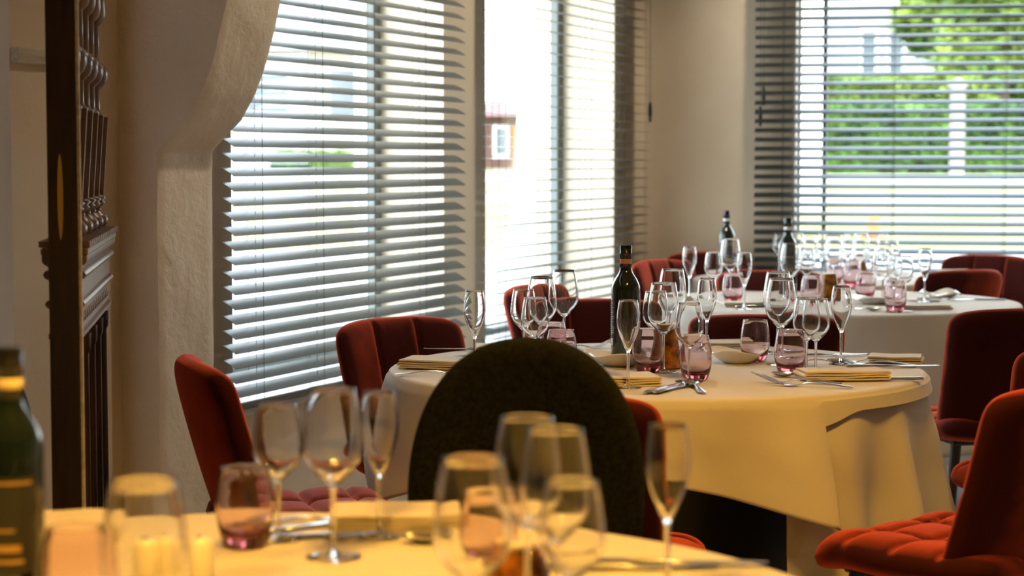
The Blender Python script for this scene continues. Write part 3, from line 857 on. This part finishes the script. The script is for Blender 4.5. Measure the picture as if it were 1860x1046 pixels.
def tumbler_mesh():
    H = .108
    out = [(.0005, 0), (.024, 0), (.028, .002), (.0315, .010), (.0365, .028), (.0392, .048), (.0385, .068), (.0350, .090), (.0310, .107), (.0306, H), (.0298, H), (.0296, .107)]
    inn = [(.0334, .090), (.0366, .068), (.0372, .048), (.0342, .030), (.028, .020), (.015, .0155), (.0005, .0145)]
    return MB().lathe(out + inn, 44, cap0=True, cap1=True).mesh('tumbler', M['plum_glass'], True)
TUMB = tumbler_mesh()
GC = [0]
def glass(kind, px, topy, label, group, Y=None):
    if kind == 'tumbler':
        h = .108; x, y = by_top(px, topy, h)
        o = link('plum_tumbler', TUMB, loc=(x, y, TOP + .0008), rz=GC[0]); tag(o, label, 'glass', group)
    else:
        h, parts = KIND[kind]; x, y = by_top(px, topy, h)
        o = empty(kind, (x, y, TOP + .0008), GC[0]); tag(o, label, 'glass', group)
        for k, me in parts.items(): link(k, me, o)
    GC[0] += .7
    return o
R_, W_, F_, T_ = 'red_wine_glass', 'white_wine_glass', 'champagne_flute', 'tumbler'
G1, GF, G2, G3 = 'glasses on the middle table', 'glasses on the foreground table', 'glasses on the second table', 'glasses on the table by the back window'
# foreground
glass(W_, 501, 735, 'clear wine glass with square-cut look, leftmost of the three front left stems', GF)
glass(R_, 602, 707, 'tall red wine glass between the shorter glass and the flute, front left', GF)
glass(F_, 687, 712, 'slim champagne flute right of the tall front left wine glass', GF)
glass(T_, 440, 849, 'plum tinted tumbler left of the three front left stems', GF)
glass(R_, 255, 877, 'large blurred wine glass behind the white shakers', GF)
glass(T_, 128, 958, 'blurred tumbler at the bottom left beside the front bottle', GF)
glass(R_, 958, 759, 'tallest blurred wine glass in front of the black oval chair', GF)
glass(R_, 1010, 781, 'blurred wine glass just right of the tallest in the front centre', GF)
glass(R_, 858, 834, 'wide blurred wine glass nearest us at the front centre left', GF)
glass(W_, 1040, 874, 'wide blurred wine glass nearest us at the front centre right', GF)
glass(T_, 885, 892, 'blurred tumbler seen through the front centre left wine glass', GF)
glass(F_, 1215, 772, 'champagne flute standing alone right of the black oval chair', GF)
# middle table
glass(F_, 862, 528, 'champagne flute at the left place of the middle table', G1)
glass(F_, 1142, 546, 'champagne flute directly in front of the dark wine bottle', G1)
glass(F_, 1285, 506, 'champagne flute right of the middle glass cluster, before the far chair', G1)
glass(F_, 1530, 520, 'champagne flute furthest right on the middle table', G1)
glass(R_, 1025, 491, 'tallest wine glass of the left cluster, next to the plum chair', G1)
glass(R_, 984, 503, 'wine glass in the centre of the left cluster on the middle table', G1)
glass(W_, 951, 526, 'wine glass at the left edge of the left cluster', G1)
glass(W_, 972, 541, 'front wine glass of the left cluster, just above the oval chair', G1)
glass(R_, 1206, 514, 'tall wine glass in front of the amber votive', G1)
glass(R_, 1222, 489, 'wine glass behind the tall one, right of the dark bottle', G1)
glass(W_, 1253, 551, 'shorter wine glass standing before the plum tumbler and cutlery', G1)
glass(W_, 1192, 529, 'small wine glass half hidden by the bottle on its right', G1)
glass(R_, 1420, 506, 'front tall wine glass behind the forks on the right side', G1)
glass(R_, 1414, 494, 'rear tall wine glass overlapping the front one on the right side', G1)
glass(W_, 1484, 542, 'wine glass at the left corner of the right napkin', G1)
glass(W_, 1467, 541, 'wine glass tucked behind the one by the right napkin', G1)
glass(T_, 1020, 599, 'plum tumbler just right of the left cluster', G1)
glass(T_, 1004, 586, 'plum tumbler behind the left cluster of stems', G1)
glass(T_, 1265, 609, 'plum tumbler in front of the right plate', G1)
glass(T_, 1373, 581, 'plum tumbler behind the rim of the right plate', G1)
glass(T_, 1437, 599, 'plum tumbler beside the tall right wine glasses', G1)
glass(T_, 1178, 597, 'plum tumbler behind the dark bottle', G1)
# second table
glass(F_, 1253, 448, 'champagne flute furthest left on the second table', G2)
glass(F_, 1353, 459, 'champagne flute right of the tall wine glass on the second table', G2)
glass(F_, 1681, 451, 'champagne flute furthest right on the second table', G2)
glass(R_, 1327, 434, 'tall wine glass below the upright bottle by the back wall', G2)
glass(W_, 1297, 458, 'short wine glass between the flute and the tall glass on the second table', G2)
glass(R_, 1437, 442, 'wine glass in front of the bottle on the second table', G2)
glass(W_, 1466, 452, 'wine glass right of the bottle on the second table', G2)
glass(R_, 1605, 443, 'tall wine glass right of the centre plate on the second table', G2)
glass(F_, 1626, 462, 'flute in front of the tall glass on the right of the second table', G2)
glass(W_, 1643, 465, 'short wine glass left of the rightmost flute on the second table', G2)
glass(T_, 1332, 497, 'plum tumbler below the tall wine glass on the second table', G2)
glass(T_, 1475, 501, 'plum tumbler left of the brown pot on the second table', G2)
glass(T_, 1573, 492, 'plum tumbler behind the white plate on the second table', G2)
glass(T_, 1628, 510, 'plum tumbler at the front right of the second table', G2)
# third table
for px, ty, k, lb in ((1416, 424, W_, 'blurred glass left of the bottle, before the dark blind'), (1446, 424, R_, 'blurred wine glass right of the bottle neck, by the back window'),
                      (1470, 429, W_, 'blurred short wine glass beside the window frame line'), (1493, 425, F_, 'blurred flute directly before the window frame line'),
                      (1515, 428, R_, 'blurred wine glass above the plum tumbler by the back window'), (1541, 424, F_, 'blurred flute left of the orange candle by the back window'),
                      (1563, 423, R_, 'blurred wine glass behind the orange candle'), (1584, 431, W_, 'blurred short wine glass right of the orange candle'),
                      (1603, 425, F_, 'blurred flute behind the tall right glass of the second table'), (1619, 436, W_, 'blurred wine glass furthest right on the third table')):
    glass(k, px, ty, lb, G3)
glass(T_, 1516, 470, 'blurred plum tumbler on the table by the back window', G3)
glass(T_, 1548, 474, 'blurred plum tumbler beside the orange candle', G3)

# ------------------------------------------------------------------ bottles
def bottle_parts(nm, band, label):
    p = [(.0005, .004), (.020, .003), (.034, .0), (.0365, .002), (.0375, .006), (.0375, .185), (.0370, .196), (.0345, .206), (.0290, .218), (.0215, .229), (.0165, .238), (.0150, .247), (.0145, .262), (.0140, .2645)]
    d = {}
    d['body'] = (MB().lathe(p, 40, cap0=True, cap1=True).mesh('body', M['bottle'], True, 50), None)
    d['capsule'] = (MB().lathe([(.0147, .245), (.0150, .2455), (.0152, .283), (.0158, .2835), (.0158, .286), (.0153, .2865), (.0156, .302), (.0150, .305), (.0005, .3052)], 32, cap0=True).mesh('capsule', M['capsule'], True, 50), None)
    d['neck_band'] = (MB().lathe([(.01545, .258), (.01560, .2582), (.01560, .2698), (.01545, .27)], 32).mesh('neck_band', M[band], True, 50), None)
    return d
def arc_label(r, a0, a1, z0, z1, name, m, n=24):
    b = MB(); vs = []
    for i in range(n + 1):
        a = math.radians(a0 + (a1 - a0) * i / n)
        for rr in (r, r + .0003):
            vs += [(rr * math.cos(a), rr * math.sin(a), z0), (rr * math.cos(a), rr * math.sin(a), z1)]
    fs = []
    for i in range(n):
        k = 4 * i
        fs += [(k, k + 1, k + 5, k + 4), (k + 2, k + 6, k + 7, k + 3), (k + 1, k + 3, k + 7, k + 5), (k, k + 4, k + 6, k + 2)]
    fs += [(0, 2, 3, 1), (4 * n, 4 * n + 1, 4 * n + 3, 4 * n + 2)]
    return b.add(vs, fs).mesh(name, m)
def bottle(label, px, topy, band, group='dark wine bottles', front=-90, style=0, hs=1.0):
    x, y = by_top(px, topy, .305 * hs)
    r = empty('wine_bottle', (x, y, TOP + .0008), math.radians(front + 90)); tag(r, label, 'bottle', group)
    r.scale = (1, 1, hs)
    for k, (me, _) in bottle_parts('b', band, style).items(): link(k, me, r)
    if style == 1:        # seen from the side: back label at the left, edge of the front label at the right
        L = link('back_label', arc_label(.0376, -190, -140, .045, .165, 'back_label', M['label_dark']), r)
        rn = random.Random(3)
        z = .158
        for i in range(19):
            a = -186 + rn.uniform(0, 3); 
            link('text_line', arc_label(.03795, a, a + rn.uniform(26, 40), z, z + .0022, 'text_line', M['print'], 8), L); z -= .0046
        link('recycling_mark', arc_label(.03795, -178, -152, .047, .066, 'recycling_mark', M['band_white'], 8), L)
        q = link('front_label', arc_label(.0376, -30, 60, .04, .15, 'front_label', M['label_dark']), r)
        link('gold_line', arc_label(.03795, -26, 50, .128, .133, 'gold_line', M['label_gold'], 10), q)
        link('pale_line', arc_label(.03795, -26, 50, .106, .109, 'pale_line', M['print'], 10), q)
        link('gold_line', arc_label(.03795, -26, 50, .090, .094, 'gold_line', M['label_gold'], 10), q)
    else:
        q = link('front_label', arc_label(.0376, -150, -30, .05, .16, 'front_label', M['label_dark'] if style == 2 else M['band_white']), r)
        if style == 2:
            for (z0, z1, a0, a1) in ((.152, .155, -140, -40), (.075, .083, -125, -60), (.062, .066, -130, -55), (.098, .101, -115, -70)):
                link('gold_line', arc_label(.03795, a0, a1, z0, z1, 'gold_line', M['label_gold'], 12), q)
    return r
bottle('dark wine bottle with orange neck band on the middle table', 1137, 446, 'band_orange', style=1)
bottle('large blurred wine bottle with cream neck band at the left edge', 12, 632, 'band_cream', style=2)
bottle('dark wine bottle against the beige wall between two windows', 1320, 383, 'band_white', style=2)
bottle('dark wine bottle before the dark left end of the back blind', 1431, 396, 'band_white', style=2)

# ------------------------------------------------------------------ plates, votives, shakers
def plate(label, px, py, s, rz, h=.032, group='white free-form plates'):
    x, y = on_plane(px, py)
    def rf(a, r, z):
        k = 1 + .10 * math.cos(3 * a) * (r / .09)
        return (r * k, z + .006 * math.cos(3 * a) * (z / h))
    prof = [(.0005, .001), (.040, .0), (.046, .001), (.062, .010), (.080, .022), (.092, h - .002), (.094, h), (.0925, h + .0008), (.078, .0245), (.060, .0125), (.044, .005), (.0005, .0045)]
    o = MB().lathe([(r * s, z) for r, z in prof], 60, cap0=True, cap1=True, rf=rf).build('plate', 'china', smooth=True, loc=(x, y, TOP + .0008), rz=rz)
    return tag(o, label, 'plate', group)
plate('white free-form plate holding nothing, beside the dark bottle foot', 1126, 664, .93, .55)
plate('white free-form plate right of the amber votive', 1340, 659, .80, .2)
plate('white plate on the second table behind the napkin', 1592, 552, .95, .3, .024)
plate('white plate near the right end of the second table', 1712, 541, .85, 1.0, .016)
def votive(label, px, py, h=.10, s=1.0):
    x, y = on_plane(px, py)
    r = empty('amber_votive', (x, y, TOP + .0008)); tag(r, label, 'candle holder', 'amber votives')
    MB().lathe([(.0005, 0), (.036 * s, 0), (.041 * s, .004), (.041 * s, .012), (.034 * s, h * .5), (.0265 * s, h - .004), (.026 * s, h), (.0235 * s, h), (.031 * s, h * .5), (.036 * s, .012), (.0005, .010)], 36, cap0=True, cap1=True)\
        .build('holder', 'amber', r, smooth=True, auto=50)
    MB().lathe([(.0005, .011), (.022 * s, .011), (.0225 * s, h * .8), (.021 * s, h + .003), (.0005, h + .001)], 28, cap0=True, cap1=True).build('candle', 'wax', r, smooth=True, auto=50)
votive('mottled amber glass votive between the bottle and the plum tumbler', 1211, 669)
votive('amber votive with cream top on the second table', 1506, 546, s=1.1)
votive('small orange votive on the table by the back window', 1562, 493, .07)
votive('amber votive in the foreground centre, low behind the blurred tumblers', 945, 1085, .06)
def shaker(label, px, topy, h=.055, r0=.017):
    x, y = by_top(px, topy, h)
    r = empty('shaker', (x, y, TOP + .0008)); tag(r, label, 'shaker', 'white shakers')
    MB().lathe([(.0005, 0), (r0, 0), (r0 + .001, .003), (r0, h * .8), (r0 - .002, h * .93), (r0 - .006, h), (.0005, h + .001)], 28, cap0=True, cap1=True).build('body', 'ceramic', r, smooth=True)
    MB().lathe([(r0 * .45, h + .0002), (r0 * .4, h + .002), (.0005, h + .0026)], 18, cap1=True).build('lid', 'steel', r, smooth=True)
shaker('white shaker standing in front, left of the three', 258, 982, .052, .0185)
shaker('white shaker in the middle of the three, half hidden', 306, 975, .056, .015)
shaker('white shaker on the right of the three', 360, 977, .050, .0145)

# ------------------------------------------------------------------ napkins
def napkin(label, px, py, wd, dp, rz, layers=3, group='folded linen napkins', z=0.0):
    x, y = on_plane(px, py)
    th, gap = .0040, .0016; R = (th * 2 + gap) / 2
    # centre line snakes through the layers; turns alternate at both ends
    path = []; zc = th / 2
    for L in range(layers):
        xs = (-wd / 2, wd / 2) if L % 2 == 0 else (wd / 2, -wd / 2)
        sh = .004 * L
        for i in range(9):
            q = i / 8; path.append((xs[0] + (xs[1] - xs[0]) * q, zc + .0008 * math.sin(q * PI * 2 + L)))
        if L < layers - 1:
            sg = 1 if L % 2 == 0 else -1; hh = (th + gap) / 2
            for i in range(1, 6):
                a = -PI / 2 + PI * i / 6; path.append((xs[1] + sg * hh * math.cos(a) * 1.4, zc + hh + hh * math.sin(a)))
        zc += th + gap
    L = len(path); up, dn = [], []
    for i, p in enumerate(path):
        a = path[max(0, i - 1)]; b = path[min(L - 1, i + 1)]
        d = math.hypot(b[0] - a[0], b[1] - a[1]) or 1; nx, nz = -(b[1] - a[1]) / d, (b[0] - a[0]) / d
        up.append((p[0] + nx * th / 2, p[1] + nz * th / 2)); dn.append((p[0] - nx * th / 2, p[1] - nz * th / 2))
    out = up + dn[::-1]; n = len(out); m = MB(); ny = 8
    for j in range(ny + 1):
        yy = -dp / 2 + dp * j / ny
        for (a, b) in out: m.v.append((a + .002 * noise.noise((yy * 20, b * 200, px)), yy, b + .0012 * abs(noise.noise((a * 12, yy * 12, py)))))
    for j in range(ny):
        for i in range(n):
            i2 = (i + 1) % n; m.f.append((j * n + i, j * n + i2, (j + 1) * n + i2, (j + 1) * n + i))
    for i in range(L - 1):
        m.f.append((i, i + 1, n - 2 - i, n - 1 - i)); o_ = ny * n
        m.f.append((o_ + i, o_ + n - 1 - i, o_ + n - 2 - i, o_ + i + 1))
    o = m.build('napkin', 'napkin', smooth=True, auto=60, loc=(x, y, TOP + .0012 + z), rz=rz)
    return tag(o, label, 'napkin', group)
napkin('folded napkin at the left place of the middle table', 795, 668, .17, .12, -.25, 4, z=.002)
napkin('folded napkin at the back left place, behind the flute', 905, 637, .12, .12, .1)
napkin('folded napkin partly hidden by the oval chair, beside the knives', 1143, 697, .12, .13, .15, 4)
napkin('folded napkin before the right wine glasses, knife beneath', 1532, 690, .20, .10, .12, 4, z=.003)
napkin('folded napkin at the back right place of the middle table', 1630, 658, .13, .10, -.25, 3, z=.002)
napkin('folded napkin behind the right plate', 1318, 630, .14, .12, .05, 3)
napkin('folded napkin on the left of the second table', 1352, 556, .16, .12, .1, 3)
napkin('folded napkin at the front right of the second table', 1672, 561, .20, .12, .05, 3)
napkin('folded napkin at the left picture edge of the third table', 1225, 545, .12, .1, .1, 3)
napkin('folded napkin at the right end of the third table', 1735, 496, .14, .10, .05, 3)
napkin('folded napkin in the warm light of the foreground table', 712, 952, .17, .12, .08, 4)
napkin('folded napkin standing bright by the front left bottle', 128, 975, .09, .12, .1, 5)

# ------------------------------------------------------------------ cutlery
def strip(m, st, z_off=0.0):
    """st: list of (x, half width, z, thickness) along x -> closed blade"""
    o = len(m.v)
    for (x, hw, z, t) in st:
        m.v += [(x, -hw, z), (x, -hw * .5, z + t * .5), (x, hw * .5, z + t * .5), (x, hw, z), (x, hw * .5, z - t * .5), (x, -hw * .5, z - t * .5)]
    for k in range(len(st) - 1):
        for i in range(6):
            j = (i + 1) % 6; m.f.append((o + 6 * k + i, o + 6 * k + j, o + 6 * k + 6 + j, o + 6 * k + 6 + i))
    m.f.append(tuple(o + i for i in range(6))[::-1]); m.f.append(tuple(o + 6 * (len(st) - 1) + i for i in range(6)))
HANDLE = [(-.105, .004, .004, .002), (-.100, .0085, .004, .003), (-.085, .009, .005, .003), (-.06, .006, .008, .003), (-.03, .0038, .011, .003), (-.005, .0032, .010, .003)]
def fork_mesh():
    m = MB(); strip(m, HANDLE + [(.012, .004, .006, .003), (.022, .010, .003, .002), (.036, .0125, .003, .002), (.048, .0125, .004, .002)])
    for i in range(4):
        y = -.0102 + .0068 * i; o = MB()
        strip(o, [(.046, .0019, .004, .002), (.060, .0018, .0085, .0018), (.078, .0014, .016, .0015), (.098, .0007, .024, .0008)])
        m.add([(a, b + y, c) for a, b, c in o.v], o.f)
    return m.mesh('fork', M['steel'], True, 45)
def knife_mesh():
    m = MB(); strip(m, [(-.115, .005, .005, .005), (-.108, .009, .005, .007), (-.06, .008, .005, .006), (-.01, .006, .005, .006), (0, .007, .005, .003), (.02, .0095, .005, .0015), (.08, .0095, .005, .0012), (.105, .006, .005, .001), (.115, .0012, .005, .0008)])
    return m.mesh('knife', M['steel'], True, 45)
def spoon_mesh():
    m = MB(); strip(m, HANDLE + [(.006, .004, .007, .003)])
    n = 20; o = len(m.v); rings = 6
    for side in (0, 1):
        for k in range(rings + 1):
            f = k / rings
            for i in range(n):
                a = 2 * PI * i / n
                z = .0095 - .0085 * (1 - f * f) + (.0 if side == 0 else -.0012)
                m.v.append((.034 + .030 * max(f, .02) * math.cos(a), .019 * max(f, .02) * math.sin(a), z + .001))
    for side in (0, 1):
        b = o + side * n * (rings + 1)
        for k in range(rings):
            for i in range(n):
                j = (i + 1) % n; q = (b + k * n + i, b + k * n + j, b + (k + 1) * n + j, b + (k + 1) * n + i)
                m.f.append(q if side == 0 else q[::-1])
    for i in range(n):
        j = (i + 1) % n; a = o + rings * n; b = a + n * (rings + 1); m.f.append((a + i, a + j, b + j, b + i))
    return m.mesh('spoon', M['steel'], True, 60)
CUT = {'fork': fork_mesh(), 'knife': knife_mesh(), 'spoon': spoon_mesh()}
def cutlery(kind, px, py, deg, label, grp='cutlery on the middle table', s=1.05, z=0.0, cat=None):
    x, y = on_plane(px, py)
    o = link(kind, CUT[kind], loc=(x, y, TOP + .0006 + z), rz=math.radians(deg)); o.scale = (s, s, s)
    return tag(o, label, kind, grp)
cutlery('fork', 1446, 697, 166, 'front fork of the pair left of the right napkin')
cutlery('fork', 1466, 703, 160, 'fork lying closest to the cloth edge by the right napkin')
cutlery('spoon', 1452, 686, 160, 'spoon behind the forks at the right wine glasses')
cutlery('knife', 1590, 692, -176, 'knife whose tip shows right of the right napkin')
cutlery('spoon', 1500, 661, 12, 'dark spoon under the rightmost flute')
cutlery('fork', 1575, 660, 155, 'fork beside the back right napkin')
cutlery('fork', 1590, 664, 158, 'second fork leaning under the back right napkin')
cutlery('knife', 1500, 647, 5, 'knife lying behind the spoon at the back right')
cutlery('knife', 1625, 668, 4, 'knife tip right of the back right napkin')
cutlery('knife', 1212, 707, 62, 'left knife at the front edge of the middle table')
cutlery('knife', 1232, 707, 60, 'right knife at the front edge of the middle table')
cutlery('spoon', 1262, 706, 95, 'small spoon standing out right of the two knives')
cutlery('fork', 1060, 634, 30, 'fork beside the plum tumbler of the left cluster')
cutlery('knife', 848, 637, 175, 'knife at the left flute of the middle table')
cutlery('knife', 843, 650, 60, 'short knife blade lying by the left flute foot')
cutlery('fork', 800, 682, 5, 'fork showing beneath the left napkin')
cutlery('spoon', 1310, 640, 20, 'spoon between the plate and the napkin behind it')
for k, px, py, a, lb in (('knife', 1650, 548, 160, 'blurred knife behind the front napkin of the second table'), ('fork', 1580, 563, 150, 'blurred fork left of the front napkin of the second table'),
                         ('spoon', 1605, 566, 150, 'blurred spoon left of the front napkin of the second table'), ('spoon', 1698, 547, 170, 'blurred dark spoon at the right plate of the second table'),
                         ('knife', 1770, 546, 175, 'blurred knife at the right end of the second table'), ('knife', 1395, 558, 10, 'blurred knife beside the left napkin of the second table')):
    cutlery(k, px, py, a, lb, 'cutlery on the second table')
for k, px, py, a, lb in (('fork', 560, 950, 35, 'blurred fork behind the tall front left wine glass'), ('knife', 545, 962, 40, 'blurred knife behind the front left wine glasses'),
                         ('spoon', 725, 985, -10, 'blurred dark spoon in front of the foreground napkin'), ('knife', 650, 975, 15, 'blurred knife between the tall glass and the flute foot'),
                         ('knife', 1150, 1035, 5, 'blurred knife left of the lone front flute'), ('knife', 1236, 1027, -3, 'blurred knife right of the lone front flute')):
    cutlery(k, px, py, a, lb, 'cutlery on the foreground table', 1.0)

# ------------------------------------------------------------------ hanging lamps, and unseen fill lights added at the ceiling
def pendant(label, x, y, z, W, n=5, rr=.13):
    r = empty('hanging_lamp', (x, y, z)); tag(r, label, 'lamp', 'hanging brass lamps')
    MB().tube([(0, 0, .05), (0, 0, CEIL - z)], .006, 8).build('rod', 'brass', r)
    ring = [(rr * math.cos(2 * PI * i / 24), rr * math.sin(2 * PI * i / 24), .05) for i in range(25)]
    MB().tube(ring, .006, 8).tube([(-rr, 0, .05), (rr, 0, .05)], .005, 6).tube([(0, -rr, .05), (0, rr, .05)], .005, 6).build('ring', 'brass', r, smooth=True)
    for i in range(n):
        a = 2 * PI * i / n + .3
        s = MB().lathe([(.012, .02), (.014, .05), (.008, .056)], 14, cap0=True, cap1=True).build('socket', 'brass', r, smooth=True, loc=(rr * math.cos(a), rr * math.sin(a), 0))
        l = bpy.data.lights.new('bulb', 'SPOT'); l.energy = W; l.color = LAMP_COL; l.spot_size = math.radians(128); l.spot_blend = .7; l.shadow_soft_size = .014
        b = bpy.data.objects.new('bulb', l); col.objects.link(b); b.parent = r; b.location = (rr * math.cos(a), rr * math.sin(a), -.015)
pendant('brass lamp hanging above the foreground table', -.30, 1.80, 1.95, LAMP_W)
pendant('brass lamp hanging in front of the middle table', .60, 3.35, 2.15, LAMP_W * .9)
def fill_light(x, y, W, where):  # out-of-view spot added to brighten walls and room
    r = empty('fill_light', (x, y, CEIL)); tag(r, 'added unseen fill light at the ceiling ' + where, 'fill light', 'added fill lights')
    MB().lathe([(.05, -.004), (.055, -.004), (.055, .0), (.04, .002)], 24).build('bezel', 'brass', r, smooth=True)
    l = bpy.data.lights.new('spot', 'SPOT'); l.energy = W * 3; l.color = FILL_COL; l.spot_size = math.radians(130); l.spot_blend = .8; l.shadow_soft_size = .05
    b = bpy.data.objects.new('spot', l); col.objects.link(b); b.parent = r; b.location = (0, 0, -.02)
for x, y, wh in ((3.2, 2.4, 'to the right of the foreground table'), (.15, 5.4, 'above the far side of the middle table'), (.55, 7.6, 'before the middle window'),
                 (1.45, 9.05, 'close to the back wall'), (3.2, 6.2, 'over the right side of the room'), (3.8, 8.0, 'in the far right corner')):
    fill_light(x, y, FILL_W, wh)
